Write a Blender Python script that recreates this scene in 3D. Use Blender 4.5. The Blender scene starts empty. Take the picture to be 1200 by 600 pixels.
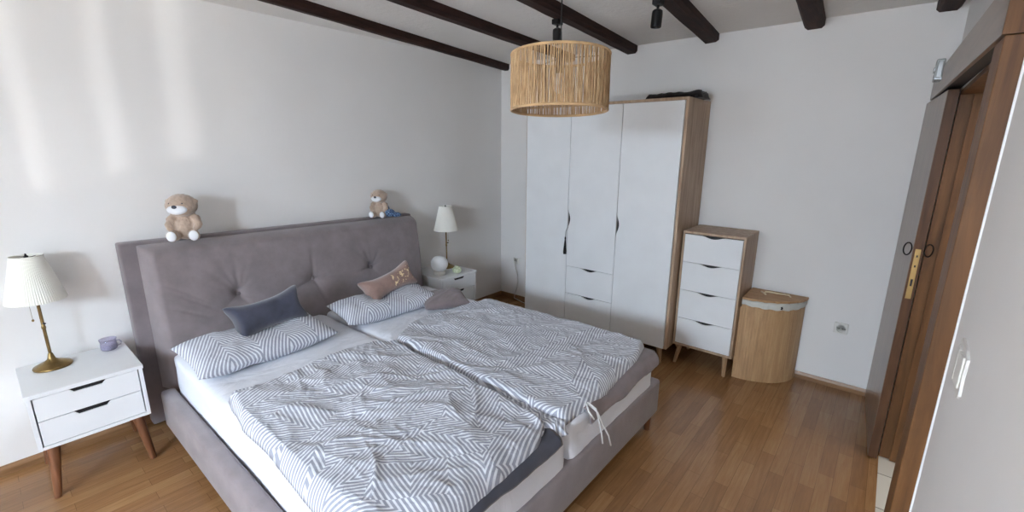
import bpy, bmesh, math, random
from mathutils import Vector, Matrix, noise
random.seed(7)
PI = math.pi
D = bpy.data
COL = bpy.context.scene.collection

# ------------------------------------------------------------------ materials
def lin(c):
    return tuple((v/12.92 if v <= 0.04045 else ((v+0.055)/1.055)**2.4) for v in [x/255.0 for x in c]) + (1.0,)

def mat_base(name, rough=0.6, metal=0.0):
    m = D.materials.new(name); m.use_nodes = True
    nt = m.node_tree; b = nt.nodes['Principled BSDF']
    b.inputs['Roughness'].default_value = rough
    b.inputs['Metallic'].default_value = metal
    return m, nt, b

def N(nt, t, **kw):
    n = nt.nodes.new(t)
    for k, v in kw.items(): setattr(n, k, v)
    return n

def set_in(n, **kw):
    for k, v in kw.items(): n.inputs[k.replace('_', ' ')].default_value = v

def math_n(nt, op, a, b=None):
    n = N(nt, 'ShaderNodeMath', operation=op)
    for i, v in enumerate((a, b)):
        if v is None: continue
        if isinstance(v, (int, float)): n.inputs[i].default_value = v
        else: nt.links.new(v, n.inputs[i])
    return n.outputs[0]

def add_bump(nt, b, height, strength, dist):
    bp = N(nt, 'ShaderNodeBump'); set_in(bp, Strength=strength, Distance=dist)
    nt.links.new(height, bp.inputs['Height']); nt.links.new(bp.outputs[0], b.inputs['Normal'])

def ramp(nt, fac, stops):
    r = N(nt, 'ShaderNodeValToRGB')
    e = r.color_ramp.elements
    e[0].position, e[0].color = stops[0][0], lin(stops[0][1])
    e[1].position, e[1].color = stops[-1][0], lin(stops[-1][1])
    for p, c in stops[1:-1]:
        x = e.new(p); x.color = lin(c)
    nt.links.new(fac, r.inputs[0]); return r.outputs[0]

def coords(nt, scale=(1, 1, 1), which='Object', rot=(0, 0, 0)):
    tc = N(nt, 'ShaderNodeTexCoord'); mp = N(nt, 'ShaderNodeMapping')
    mp.inputs['Scale'].default_value = scale; mp.inputs['Rotation'].default_value = rot
    nt.links.new(tc.outputs[which], mp.inputs[0]); return mp.outputs[0]

def m_plain(name, c, rough=0.6, metal=0.0, var=0.06, nscale=6.0, bump=0.0, bscale=200.0, spec=None):
    m, nt, b = mat_base(name, rough, metal)
    co = coords(nt)
    n = N(nt, 'ShaderNodeTexNoise'); set_in(n, Scale=nscale, Detail=4.0); nt.links.new(co, n.inputs['Vector'])
    lo = tuple(v*(1-var) for v in c); hi = tuple(min(255, v*(1+var)) for v in c)
    nt.links.new(ramp(nt, n.outputs['Fac'], [(0.3, lo), (0.7, hi)]), b.inputs['Base Color'])
    if bump:
        n2 = N(nt, 'ShaderNodeTexNoise'); set_in(n2, Scale=bscale, Detail=3.0); nt.links.new(co, n2.inputs['Vector'])
        add_bump(nt, b, n2.outputs['Fac'], bump, 0.002)
    if spec is not None: b.inputs['Specular IOR Level'].default_value = spec
    return m

def m_wood(name, dark, mid, light, axis='z', rough=0.45, fine=1.0, spec=0.5):
    m, nt, b = mat_base(name, rough)
    s = {'x': (1.2, 14, 14), 'y': (14, 1.2, 14), 'z': (14, 14, 1.2)}[axis]
    co = coords(nt, tuple(v*fine for v in s))
    n = N(nt, 'ShaderNodeTexNoise'); set_in(n, Scale=2.2, Detail=7.0, Roughness=0.65, Distortion=0.6)
    nt.links.new(co, n.inputs['Vector'])
    nt.links.new(ramp(nt, n.outputs['Fac'], [(0.3, dark), (0.5, mid), (0.72, light)]), b.inputs['Base Color'])
    add_bump(nt, b, n.outputs['Fac'], 0.15, 0.002)
    b.inputs['Specular IOR Level'].default_value = spec
    return m

def m_fabric(name, c, var=0.08, sheen=0.3, bump=0.35, weave=900.0):
    m, nt, b = mat_base(name, 0.95)
    co = coords(nt)
    n = N(nt, 'ShaderNodeTexNoise'); set_in(n, Scale=9.0, Detail=6.0, Roughness=0.6); nt.links.new(co, n.inputs['Vector'])
    lo = tuple(v*(1-var) for v in c); hi = tuple(min(255, v*(1+var)) for v in c)
    nt.links.new(ramp(nt, n.outputs['Fac'], [(0.3, lo), (0.7, hi)]), b.inputs['Base Color'])
    b.inputs['Sheen Weight'].default_value = sheen
    b.inputs['Specular IOR Level'].default_value = 0.2
    n2 = N(nt, 'ShaderNodeTexNoise'); set_in(n2, Scale=weave, Detail=2.0); nt.links.new(co, n2.inputs['Vector'])
    add_bump(nt, b, n2.outputs['Fac'], bump, 0.001)
    return m

def m_sheet():
    m, nt, b = mat_base('rumpled_sheet', 0.95)
    b.inputs['Base Color'].default_value = lin((228, 231, 239)); b.inputs['Specular IOR Level'].default_value = 0.2
    n = N(nt, 'ShaderNodeTexNoise'); set_in(n, Scale=3.0, Detail=5.0, Distortion=1.6, Roughness=0.5)
    nt.links.new(coords(nt, (2.4, 1.0, 1.0), 'Object', (0, 0, 0.5)), n.inputs['Vector'])
    add_bump(nt, b, n.outputs['Fac'], 0.45, 0.03)
    return m

def m_striped(name, period=0.0155, cell=4.2, chev=0.12, a0=0.35, single=False, grey=(156, 159, 172), white=(228, 231, 238)):
    m, nt, b = mat_base(name, 0.95)
    co = coords(nt, (1, 1, 1), 'UV')
    # slightly wavy so that stripes are not ruler-straight
    v = N(nt, 'ShaderNodeTexVoronoi'); v.voronoi_dimensions = '2D'; set_in(v, Scale=cell, Randomness=0.8)
    mp = N(nt, 'ShaderNodeMapping'); mp.inputs['Scale'].default_value = (1.0, 0.62, 1.0); mp.inputs['Rotation'].default_value = (0, 0, 0.5)
    nt.links.new(co, mp.inputs[0]); nt.links.new(mp.outputs[0], v.inputs['Vector'])
    sc = N(nt, 'ShaderNodeSeparateColor'); nt.links.new(v.outputs['Color'], sc.inputs[0])
    k = math_n(nt, 'FLOOR', math_n(nt, 'MULTIPLY', sc.outputs[0], 3.0))
    ang = math_n(nt, 'ADD', math_n(nt, 'MULTIPLY', k, 0.0 if single else PI/3), a0)
    sx = N(nt, 'ShaderNodeSeparateXYZ'); nt.links.new(co, sx.inputs[0])
    cs, sn = math_n(nt, 'COSINE', ang), math_n(nt, 'SINE', ang)
    qa = math_n(nt, 'ADD', math_n(nt, 'MULTIPLY', sx.outputs[0], cs), math_n(nt, 'MULTIPLY', sx.outputs[1], sn))
    qb = math_n(nt, 'SUBTRACT', math_n(nt, 'MULTIPLY', sx.outputs[1], cs), math_n(nt, 'MULTIPLY', sx.outputs[0], sn))
    s = math_n(nt, 'ADD', math_n(nt, 'MULTIPLY', qa, 0.5), math_n(nt, 'MULTIPLY', math_n(nt, 'PINGPONG', qb, chev), 0.866))
    w = math_n(nt, 'SINE', math_n(nt, 'MULTIPLY', s, 2*PI/period))
    f = math_n(nt, 'ADD', math_n(nt, 'MULTIPLY', w, 1.5), 0.78)
    cl = N(nt, 'ShaderNodeClamp'); nt.links.new(f, cl.inputs[0])
    nt.links.new(ramp(nt, cl.outputs[0], [(0.0, white), (1.0, grey)]), b.inputs['Base Color'])
    b.inputs['Sheen Weight'].default_value = 0.15
    b.inputs['Specular IOR Level'].default_value = 0.15
    oc = coords(nt)
    n2 = N(nt, 'ShaderNodeTexNoise'); set_in(n2, Scale=28.0, Detail=5.0, Distortion=0.8); nt.links.new(oc, n2.inputs['Vector'])
    add_bump(nt, b, n2.outputs['Fac'], 0.5, 0.012)
    return m

def m_parquet():
    m, nt, b = mat_base('parquet', 0.3)
    co = coords(nt, (1, 1, 1), 'Object', (0, 0, PI/2))
    br = N(nt, 'ShaderNodeTexBrick')
    br.offset = 0.37; br.offset_frequency = 2; br.squash = 1.0
    set_in(br, Scale=1.0, Mortar_Size=0.0008, Mortar_Smooth=0.1, Bias=0.0, Brick_Width=0.42, Row_Height=0.066)
    br.inputs['Color1'].default_value = (0, 0, 0, 1); br.inputs['Color2'].default_value = (1, 1, 1, 1)
    br.inputs['Mortar'].default_value = (0.5, 0.5, 0.5, 1)
    nt.links.new(co, br.inputs['Vector'])
    g = N(nt, 'ShaderNodeTexNoise'); set_in(g, Scale=3.0, Detail=8.0, Roughness=0.65, Distortion=0.5)
    nt.links.new(coords(nt, (26, 1.6, 1)), g.inputs['Vector'])
    big = N(nt, 'ShaderNodeTexNoise'); set_in(big, Scale=1.3, Detail=2.0)
    nt.links.new(coords(nt), big.inputs['Vector'])
    f = math_n(nt, 'ADD', math_n(nt, 'MULTIPLY', br.outputs['Color'], 0.20),
               math_n(nt, 'ADD', math_n(nt, 'MULTIPLY', g.outputs['Fac'], 0.50), math_n(nt, 'MULTIPLY', big.outputs['Fac'], 0.34)))
    c = ramp(nt, f, [(0.2, (108, 75, 46)), (0.5, (142, 103, 67)), (0.8, (172, 133, 93))])
    mx = N(nt, 'ShaderNodeMix', data_type='RGBA'); nt.links.new(br.outputs['Fac'], mx.inputs['Factor'])
    nt.links.new(c, mx.inputs[6]); mx.inputs[7].default_value = lin((104, 72, 44))
    nt.links.new(mx.outputs[2], b.inputs['Base Color'])
    rr = math_n(nt, 'ADD', math_n(nt, 'MULTIPLY', g.outputs['Fac'], 0.12), 0.17)
    nt.links.new(rr, b.inputs['Roughness'])
    add_bump(nt, b, g.outputs['Fac'], 0.06, 0.001)
    return m

def m_plaster(name, c, strength=0.25, scale=38.0, dist=0.004):
    m, nt, b = mat_base(name, 0.92)
    co = coords(nt)
    n = N(nt, 'ShaderNodeTexNoise'); set_in(n, Scale=1.4, Detail=5.0); nt.links.new(co, n.inputs['Vector'])
    nt.links.new(ramp(nt, n.outputs['Fac'], [(0.3, tuple(v*0.975 for v in c)), (0.7, c)]), b.inputs['Base Color'])
    n2 = N(nt, 'ShaderNodeTexNoise'); set_in(n2, Scale=scale, Detail=6.0, Roughness=0.6); nt.links.new(co, n2.inputs['Vector'])
    add_bump(nt, b, n2.outputs['Fac'], strength, dist)
    b.inputs['Specular IOR Level'].default_value = 0.2
    return m

M = {}
M['wall'] = m_plaster('wall_plaster', (238, 236, 234), 0.2, 30, 0.003)
M['ceil'] = m_plaster('ceiling_stucco', (238, 236, 233), 0.55, 26, 0.012)
M['floor'] = m_parquet()
M['beam'] = m_wood('dark_beam', (30, 17, 14), (48, 29, 24), (66, 42, 34), 'y', 0.75, spec=0.25)
M['base'] = m_wood('baseboard_wood', (110, 78, 50), (136, 100, 66), (156, 118, 82), 'x', 0.4)
M['basey'] = m_wood('baseboard_wood_y', (110, 78, 50), (136, 100, 66), (156, 118, 82), 'y', 0.4)
M['oak'] = m_wood('pale_oak', (146, 120, 98), (172, 146, 122), (192, 168, 144), 'z', 0.5)
M['oakx'] = m_wood('pale_oak_x', (146, 120, 98), (172, 146, 122), (192, 168, 144), 'x', 0.5)
M['leg'] = m_wood('oak_leg', (140, 108, 76), (168, 134, 100), (190, 156, 122), 'z', 0.5)
M['legdark'] = m_wood('walnut_leg', (84, 50, 30), (112, 70, 44), (134, 88, 58), 'z', 0.45)
M['white'] = m_plain('white_lacquer', (232, 234, 236), 0.35, var=0.01)
M['whitem'] = m_plain('white_foil', (230, 232, 234), 0.45, var=0.01)
M['black'] = m_plain('flat_black', (14, 14, 16), 0.5)
M['blackmetal'] = m_plain('black_metal', (22, 21, 22), 0.4, 0.3)
M['uphol'] = m_fabric('mauve_grey_upholstery', (137, 127, 129), 0.06, 0.3)
M['uphold'] = m_fabric('mauve_grey_board', (122, 113, 115), 0.06, 0.25)
M['sheet'] = m_fabric('white_sheet', (216, 220, 230), 0.02, 0.1, 0.2, 400)
M['sheetr'] = m_sheet()
M['stripe'] = m_striped('striped_cotton')
M['stripep'] = m_striped('striped_cotton_pillow', 0.0165, 0.6, 0.15, 0.0, True)
M['taupe'] = m_fabric('taupe_cloth', (128, 116, 118), 0.07, 0.3)
M['charcoal'] = m_fabric('charcoal_plush', (64, 66, 80), 0.16, 0.5, 0.6, 260)
M['darkcloth'] = m_fabric('charcoal_cloth', (70, 70, 80), 0.08, 0.3)
M['brass'] = m_plain('aged_brass', (132, 110, 72), 0.36, 1.0, var=0.15, nscale=20)
M['chrome'] = m_plain('dull_chrome', (176, 176, 174), 0.3, 1.0)
M['shade'] = m_fabric('lamp_fabric', (240, 238, 230), 0.01, 0.1, 0.1)
M['shade'].node_tree.nodes['Principled BSDF'].inputs['Subsurface Weight'].default_value = 0.0
M['jute'] = m_fabric('jute_cord', (200, 166, 124), 0.12, 0.2, 0.8, 300)
M['jutes'] = m_wood('jute_strings', (122, 92, 66), (190, 158, 120), (220, 192, 154), 'z', 0.95, 6.0, 0.1)
M['bamboo'] = m_wood('bamboo', (158, 124, 88), (182, 146, 106), (202, 168, 128), 'z', 0.5, 0.9)
M['bamboox'] = m_wood('bamboo_lid', (150, 112, 74), (176, 136, 96), (196, 158, 116), 'x', 0.5, 1.6)
M['doorface'] = m_wood('door_walnut_sheen', (98, 76, 60), (124, 102, 84), (144, 122, 102), 'z', 0.28, 0.8, 0.9)  # grey of the grazing glare is mixed into the brown
M['doorbrown'] = m_wood('door_oak_brown', (80, 52, 28), (106, 71, 40), (128, 88, 52), 'z', 0.5, 0.8, 0.3)
M['dooredge'] = m_wood('door_edge_brown', (66, 42, 26), (86, 57, 37), (104, 71, 47), 'z', 0.5, 0.8, 0.3)
M['doorsheenh'] = m_wood('door_header_sheen', (98, 76, 60), (124, 102, 84), (144, 122, 102), 'y', 0.28, 0.8)  # same glare-greyed brown, for the pelmet
M['tile'] = None
M['cream'] = m_plain('cream_plastic', (228, 226, 220), 0.4, var=0.01)
M['bear'] = m_fabric('bear_fur', (172, 152, 136), 0.16, 0.6, 0.9, 180)
M['bearwhite'] = m_fabric('bear_white_fur', (232, 234, 238), 0.03, 0.4, 0.7, 180)
M['navy'] = m_plain('navy_nose', (24, 30, 52), 0.4)
M['rope'] = m_fabric('pale_rope', (214, 196, 166), 0.08, 0.1, 0.8, 300)
M['liner'] = m_fabric('cotton_liner', (206, 206, 200), 0.04, 0.1, 0.5, 200)
M['string'] = m_fabric('white_ribbon', (226, 226, 226), 0.03, 0.1)
M['palegreen'] = None

def m_tile():
    m, nt, b = mat_base('white_hall_tile', 0.25)
    br = N(nt, 'ShaderNodeTexBrick'); br.offset = 0.0
    set_in(br, Scale=1.0, Mortar_Size=0.003, Brick_Width=0.3, Row_Height=0.3)
    br.inputs['Color1'].default_value = lin((222, 218, 208)); br.inputs['Color2'].default_value = lin((212, 208, 198))
    br.inputs['Mortar'].default_value = lin((130, 126, 118))
    nt.links.new(coords(nt), br.inputs['Vector']); nt.links.new(br.outputs['Color'], b.inputs['Base Color'])
    return m
M['tile'] = m_tile()

def m_spots(name, base, spot, scale, thr):
    m, nt, b = mat_base(name, 0.6)
    n = N(nt, 'ShaderNodeTexNoise'); set_in(n, Scale=scale, Detail=2.0, Distortion=1.0)
    nt.links.new(coords(nt), n.inputs['Vector'])
    nt.links.new(ramp(nt, n.outputs['Fac'], [(thr, base), (thr+0.03, spot)]), b.inputs['Base Color'])
    return m
M['palegreen'] = m_spots('pale_green_glaze', (196, 208, 172), (232, 236, 220), 60, 0.55)
M['brownplush'] = m_fabric('brown_plush', (148, 121, 112), 0.12, 0.6, 0.6, 260)
M['goldprint'] = m_spots('gold_print', (148, 121, 112), (236, 214, 170), 34, 0.56)
M['plaid'] = None
def m_plaid():
    m, nt, b = mat_base('blue_plaid', 0.9)
    c = N(nt, 'ShaderNodeTexChecker'); c.inputs['Scale'].default_value = 70
    c.inputs['Color1'].default_value = lin((40, 62, 104)); c.inputs['Color2'].default_value = lin((112, 142, 176))
    nt.links.new(coords(nt), c.inputs['Vector']); nt.links.new(c.outputs['Color'], b.inputs['Base Color'])
    return m
M['plaid'] = m_plaid()
def m_glass(name, col, rough=0.05, mixw=0.75):
    m = D.materials.new(name); m.use_nodes = True; nt = m.node_tree
    nt.nodes.clear()
    o = N(nt, 'ShaderNodeOutputMaterial'); t = N(nt, 'ShaderNodeBsdfTransparent'); g = N(nt, 'ShaderNodeBsdfPrincipled')
    g.inputs['Base Color'].default_value = lin(col); g.inputs['Roughness'].default_value = rough
    t.inputs['Color'].default_value = lin(col)
    mx = N(nt, 'ShaderNodeMixShader'); mx.inputs[0].default_value = 1-mixw
    nt.links.new(t.outputs[0], mx.inputs[1]); nt.links.new(g.outputs[0], mx.inputs[2]); nt.links.new(mx.outputs[0], o.inputs[0])
    return m
M['pane'] = m_glass('window_glass', (250, 252, 255), 0.02, 0.94)
M['jar'] = m_glass('lilac_glass', (226, 223, 234), 0.08, 0.8)
M['wax'] = m_plain('lilac_wax', (186, 182, 200), 0.5)
M['clear'] = m_plain('clear_grey_plastic', (170, 172, 172), 0.25, 0.4)

# ------------------------------------------------------------------ geometry
def box(bm, x0, x1, y0, y1, z0, z1, bev=0.0, seg=2):
    vs = [bm.verts.new((x, y, z)) for x in (x0, x1) for y in (y0, y1) for z in (z0, z1)]
    idx = [(0, 1, 3, 2), (4, 6, 7, 5), (0, 4, 5, 1), (2, 3, 7, 6), (0, 2, 6, 4), (1, 5, 7, 3)]
    fs = [bm.faces.new([vs[i] for i in f]) for f in idx]
    if bev > 0:
        es = list({e for f in fs for e in f.edges})
        bmesh.ops.bevel(bm, geom=es, offset=bev, segments=seg, affect='EDGES', profile=0.5)

def B(*boxes, bev=0.0):
    bm = bmesh.new()
    for b in boxes: box(bm, *b, bev=bev)
    return bm

def lathe(bm, prof, cx=0, cy=0, cz=0, seg=48, pleat=0.0, npl=0):
    rings = []
    for r, z in prof:
        ring = []
        for i in range(seg):
            a = 2*PI*i/seg
            rr = r*(1+pleat*(1 if i % 2 else -1)) if npl else r
            ring.append(bm.verts.new((cx+rr*math.cos(a), cy+rr*math.sin(a), cz+z)))
        rings.append(ring)
    for a, b in zip(rings, rings[1:]):
        for i in range(seg):
            j = (i+1) % seg
            bm.faces.new((a[i], a[j], b[j], b[i]))
    return rings

def lathe_closed(bm, prof, **k):
    r = lathe(bm, prof, **k)
    bm.faces.new(list(reversed(r[0]))); bm.faces.new(r[-1])

def tube(bm, pts, r, seg=8, closed=False, taper=None):
    pts = [Vector(p) for p in pts]; n = len(pts); rings = []
    up = Vector((0, 0, 1))
    for i, p in enumerate(pts):
        if closed: t = pts[(i+1) % n]-pts[(i-1) % n]
        else: t = pts[min(i+1, n-1)]-pts[max(i-1, 0)]
        t.normalize()
        a = t.cross(up)
        if a.length < 1e-3: a = t.cross(Vector((1, 0, 0)))
        a.normalize(); b = t.cross(a)
        rr = r if taper is None else r+(taper-r)*i/(n-1)
        rings.append([bm.verts.new(p+a*rr*math.cos(2*PI*k/seg)+b*rr*math.sin(2*PI*k/seg)) for k in range(seg)])
    m = n if closed else n-1
    for i in range(m):
        A, Bq = rings[i], rings[(i+1) % n]
        for k in range(seg):
            bm.faces.new((A[k], A[(k+1) % seg], Bq[(k+1) % seg], Bq[k]))
    if not closed:
        bm.faces.new(rings[0]); bm.faces.new(list(reversed(rings[-1])))

def prism(bm, outline, axis, a, b, bev=0.0):
    """extrude a 2D outline along axis ('x': outline=(y,z), 'y': (x,z), 'z': (x,y))"""
    def P(u, v, w):
        return {'x': (w, u, v), 'y': (u, w, v), 'z': (u, v, w)}[axis]
    A = [bm.verts.new(P(u, v, a)) for u, v in outline]
    C = [bm.verts.new(P(u, v, b)) for u, v in outline]
    n = len(outline)
    f1 = bm.faces.new(A); f2 = bm.faces.new(list(reversed(C)))
    for i in range(n):
        bm.faces.new((A[i], C[i], C[(i+1) % n], A[(i+1) % n]))

def sphere(bm, c, r, sub=3, rot=None):
    res = bmesh.ops.create_icosphere(bm, subdivisions=sub, radius=1.0)
    s = Matrix.Diagonal((r[0], r[1], r[2], 1)) if hasattr(r, '__len__') else Matrix.Diagonal((r, r, r, 1))
    mt = Matrix.Translation(c) @ (rot.to_4x4() if rot else Matrix.Identity(4)) @ s
    bmesh.ops.transform(bm, matrix=mt, verts=res['verts'])

def torus_pts(c, rx, ry, n=48, z=0):
    return [(c[0]+rx*math.cos(2*PI*i/n), c[1]+ry*math.sin(2*PI*i/n), c[2]+z) for i in range(n)]

def obj(name, bm, m, parent=None, smooth=False, angle=None):
    bmesh.ops.recalc_face_normals(bm, faces=bm.faces)
    me = D.meshes.new(name); bm.to_mesh(me); bm.free()
    me.materials.append(m)
    o = D.objects.new(name, me); COL.objects.link(o)
    if parent: o.parent = parent
    if smooth:
        for p in me.polygons: p.use_smooth = True
        if angle is not None:
            me.set_sharp_from_angle(angle=math.radians(angle))
    return o

def tag(o, label, cat, group=None):
    o['label'] = label; o['category'] = cat
    if group: o['group'] = group
    return o

def thing(name, label, cat, loc=(0, 0, 0), rotz=0, group=None):
    o = D.objects.new(name, None); COL.objects.link(o)
    o.location = loc; o.rotation_euler = (0, 0, rotz); o.empty_display_size = 0.1
    return tag(o, label, cat, group)

def struct(name, bm, m, parent=None, **k):
    o = obj(name, bm, m, parent, **k); o['kind'] = 'structure'; return o

def dup(root, loc, rotz, label):
    r = root.copy(); COL.objects.link(r); r.location = loc; r.rotation_euler = (0, 0, rotz); r['label'] = label
    for ch in list(root.children):
        c = ch.copy(); COL.objects.link(c); c.parent = r
        for g in list(ch.children):
            d = g.copy(); COL.objects.link(d); d.parent = c
    return r

def fbm(x, y, z=0.0, o=3):
    return noise.fractal(Vector((x, y, z)), 1.0, 2.0, o)

def grid_surface(nu, nv, fn, uvfn=None):
    """open grid; returns bm with optional uv"""
    bm = bmesh.new()
    V = [[bm.verts.new(fn(i/nu, j/nv)) for j in range(nv+1)] for i in range(nu+1)]
    uvl = bm.loops.layers.uv.new('UVMap') if uvfn else None
    for i in range(nu):
        for j in range(nv):
            f = bm.faces.new((V[i][j], V[i+1][j], V[i+1][j+1], V[i][j+1]))
            if uvfn:
                for l, (a, b) in zip(f.loops, ((i, j), (i+1, j), (i+1, j+1), (i, j+1))):
                    l[uvl].uv = uvfn(a/nu, b/nv)
    return bm

def closed_cloth(nu, nv, top, bot, uvfn):
    """two grids sharing their border"""
    bm = bmesh.new(); uvl = bm.loops.layers.uv.new('UVMap')
    T = [[bm.verts.new(top(i/nu, j/nv)) for j in range(nv+1)] for i in range(nu+1)]
    Bo = [[T[i][j] if i in (0, nu) or j in (0, nv) else bm.verts.new(bot(i/nu, j/nv)) for j in range(nv+1)] for i in range(nu+1)]
    for G, fl in ((T, False), (Bo, True)):
        for i in range(nu):
            for j in range(nv):
                q = [(i, j), (i+1, j), (i+1, j+1), (i, j+1)]
                if fl: q.reverse()
                vs = [G[a][b] for a, b in q]
                try: f = bm.faces.new(vs)
                except ValueError: continue
                for l, (a, b) in zip(f.loops, q): l[uvl].uv = uvfn(a/nu, b/nv)
    return bm

# ================================================================== ROOM
XW = 3.405; YF = -6.3; H = 2.45
struct('floor', B((0.0, XW, YF, 0, -0.05, 0)), M['floor'])
struct('floor_hall', B((XW, 5.0, -4.0, 0.2, -0.05, -0.004)), M['tile'])
struct('ceiling', B((-0.15, XW+0.15, YF-0.15, 0.15, H, H+0.1)), M['ceil'])
struct('wall_left', B((-0.15, 0, YF-0.15, 0.15, -0.05, H)), M['wall'])
struct('wall_back', B((0, XW+0.15, 0, 0.15, -0.05, H)), M['wall'])
DU0, DU1, DH = -0.71, -2.07, 1.90       # door opening: far and near edge (y), height
struct('wall_right', B((XW, XW+0.15, DU0, 0, -0.05, H), (XW, XW+0.15, YF, DU1, -0.05, H), (XW, XW+0.15, DU1, DU0, DH, H)), M['wall'])
# front wall (behind the camera) with a window and a second one added for light
WX0, WX1, WZ0, WZ1 = 0.95, 1.95, 0.68, 2.2
VX0, VX1 = 2.35, 3.25
struct('wall_front', B((0, WX0, YF-0.15, YF, -0.05, H), (WX1, VX0, YF-0.15, YF, -0.05, H), (VX1, XW+0.15, YF-0.15, YF, -0.05, H),
                       (WX0, WX1, YF-0.15, YF, -0.05, WZ0), (WX0, WX1, YF-0.15, YF, WZ1, H), (VX0, VX1, YF-0.15, YF, -0.05, WZ0), (VX0, VX1, YF-0.15, YF, WZ1, H)), M['wall'])
w1 = B((WX0, WX1, YF-0.11, YF-0.05, WZ0, WZ0+0.06), (WX0, WX1, YF-0.11, YF-0.05, WZ1-0.06, WZ1),
       (WX0, WX0+0.06, YF-0.11, YF-0.05, WZ0, WZ1), (WX1-0.06, WX1, YF-0.11, YF-0.05, WZ0, WZ1),
       (1.41, 1.44, YF-0.11, YF-0.05, WZ0, WZ1))
wf = struct('window_1', w1, M['white'])
struct('window_pane', B((WX0+0.06, WX1-0.06, YF-0.085, YF-0.08, WZ0+0.06, WZ1-0.06)), M['pane'], wf)
m_net = m_glass('band_mask_net', (232, 230, 224), 0.9, 0.5)
for a_, b_ in ((1.01, 1.385), (1.465, 1.556), (1.592, 1.676), (1.728, 1.892)):
    struct('band_mask', B((a_, b_, YF-0.045, YF-0.043, WZ0+0.005, WZ1)), m_net, wf)  # unseen half-clear panels added to cut the reflected sun into wall bands
struct('window_sill', B((WX0-0.05, WX1+0.05, YF-0.05, YF+0.1, WZ0-0.03, WZ0), bev=0.006), M['white'], wf)
w2 = B((VX0, VX1, YF-0.11, YF-0.05, WZ0, WZ0+0.06), (VX0, VX1, YF-0.11, YF-0.05, WZ1-0.06, WZ1),
       (VX0, VX0+0.06, YF-0.11, YF-0.05, WZ0, WZ1), (VX1-0.06, VX1, YF-0.11, YF-0.05, WZ0, WZ1))
wg = struct('window_fill', w2, M['white'])  # unseen second window, added to brighten the right and back walls
struct('window_pane', B((VX0+0.06, VX1-0.06, YF-0.085, YF-0.08, WZ0+0.06, WZ1-0.06)), M['pane'], wg)
struct('window_sill', B((VX0-0.05, VX1+0.05, YF-0.05, YF+0.1, WZ0-0.03, WZ0), bev=0.006), M['white'], wg)
# hall behind the doorway; unseen end walls and ceiling added to block stray sun
struct('wall_hall', B((4.85, 5.0, -4.0, 0.2, -0.05, 2.6), (XW+0.15, 5.0, -4.15, -4.0, -0.05, 2.6), (XW+0.15, 5.0, 0.0, 0.15, -0.05, 2.6)), M['wall'])
struct('ceiling_hall', B((XW+0.15, 5.0, -4.15, 0.15, 2.6, 2.7)), M['ceil'])
# baseboards
def base_prof(h=0.05, d=0.014):
    return [(0, 0), (d, 0), (d, h*0.6), (d*0.45, h), (0, h)]
bm = bmesh.new(); prism(bm, [(-d, z) for d, z in base_prof()], 'x', 0.014, XW)
struct('baseboard_back', bm, M['base'])
bm = bmesh.new(); prism(bm, base_prof(), 'y', YF, 0)
struct('baseboard_left', bm, M['basey'])
bm = bmesh.new(); prism(bm, [(XW-d, z) for d, z in base_prof()], 'y', YF, -2.21)
struct('baseboard_right', bm, M['basey'])

# ceiling beams ----------------------------------------------------
def beam(x_far, slope, w, k):
    zb = 2.392
    bm = bmesh.new(); n = 60; rings = []
    ys = [0.02 - (6.32)*i/n for i in range(n+1)]
    for i, y in enumerate(ys):
        xc = x_far+w/2 + slope*(-y)
        j = lambda q: 0.004*fbm(y*2.2, q*7.1, k*3.3)
        ch = 0.016
        pr = [(-w/2, H+0.03), (-w/2+j(1), zb+ch), (-w/2+ch+j(2), zb+j(3)), (w/2-ch+j(4), zb+j(5)), (w/2+j(6), zb+ch), (w/2, H+0.03)]
        rings.append([bm.verts.new((xc+a, y, z)) for a, z in pr])
    for A, C in zip(rings, rings[1:]):
        for q in range(6): bm.faces.new((A[q], A[(q+1) % 6], C[(q+1) % 6], C[q]))
    bm.faces.new(rings[0]); bm.faces.new(list(reversed(rings[-1])))
    return bm
beams = [(0.035, 0.168, 0.072, 'dark brown ceiling beam closest to the headboard wall'),
         (0.79, 0.098, 0.090, 'dark brown ceiling beam second from the headboard wall'),
         (1.375, 0.100, 0.098, 'dark brown ceiling beam passing just above and behind the jute pendant shade'),
         (1.995, 0.100, 0.108, 'dark brown ceiling beam ending right above the black bag on the wardrobe'),
         (2.636, 0.068, 0.110, 'short stretch of dark ceiling beam above the bamboo hamper'),
         (3.268, 0.040, 0.106, 'dark ceiling beam end tucked in the corner above the sliding door')]
for k, (xf, sl, w, lab) in enumerate(beams):
    o = tag(obj('ceiling_beam', beam(xf, sl, w, k), M['beam']), lab, 'beam', 'exposed ceiling beams')

# door: leaf, pelmet, casing, jambs ----------------------------------
LX0, LX1 = 3.357, 3.397
def skew(bm, k=0.058, y0=-0.79):
    for v in bm.verts: v.co.x -= k*max(0.0, v.co.y-y0)
    return bm
leaf = struct('door_1', skew(B((LX0, LX1, -0.79, -0.02, 0.012, 1.90), bev=0.002)), M['doorface'])
struct('door_edge', B((LX0+0.002, LX1-0.001, -0.7935, -0.789, 0.013, 1.90)), M['dooredge'], leaf)
lp = obj('lock_plate', B((3.366, 3.388, -0.796, -0.792, 0.92, 1.17), bev=0.001), m_plain('brass_plate', (176, 146, 96), 0.35, 0.9), leaf)
lp['label'] = 'brass lock plate'
obj('keyhole', B((3.373, 3.381, -0.7975, -0.7955, 0.985, 1.02), (3.374, 3.380, -0.7975, -0.7955, 1.08, 1.09), (3.374, 3.380, -0.7975, -0.7955, 1.13, 1.14)), M['black'], lp)
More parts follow.
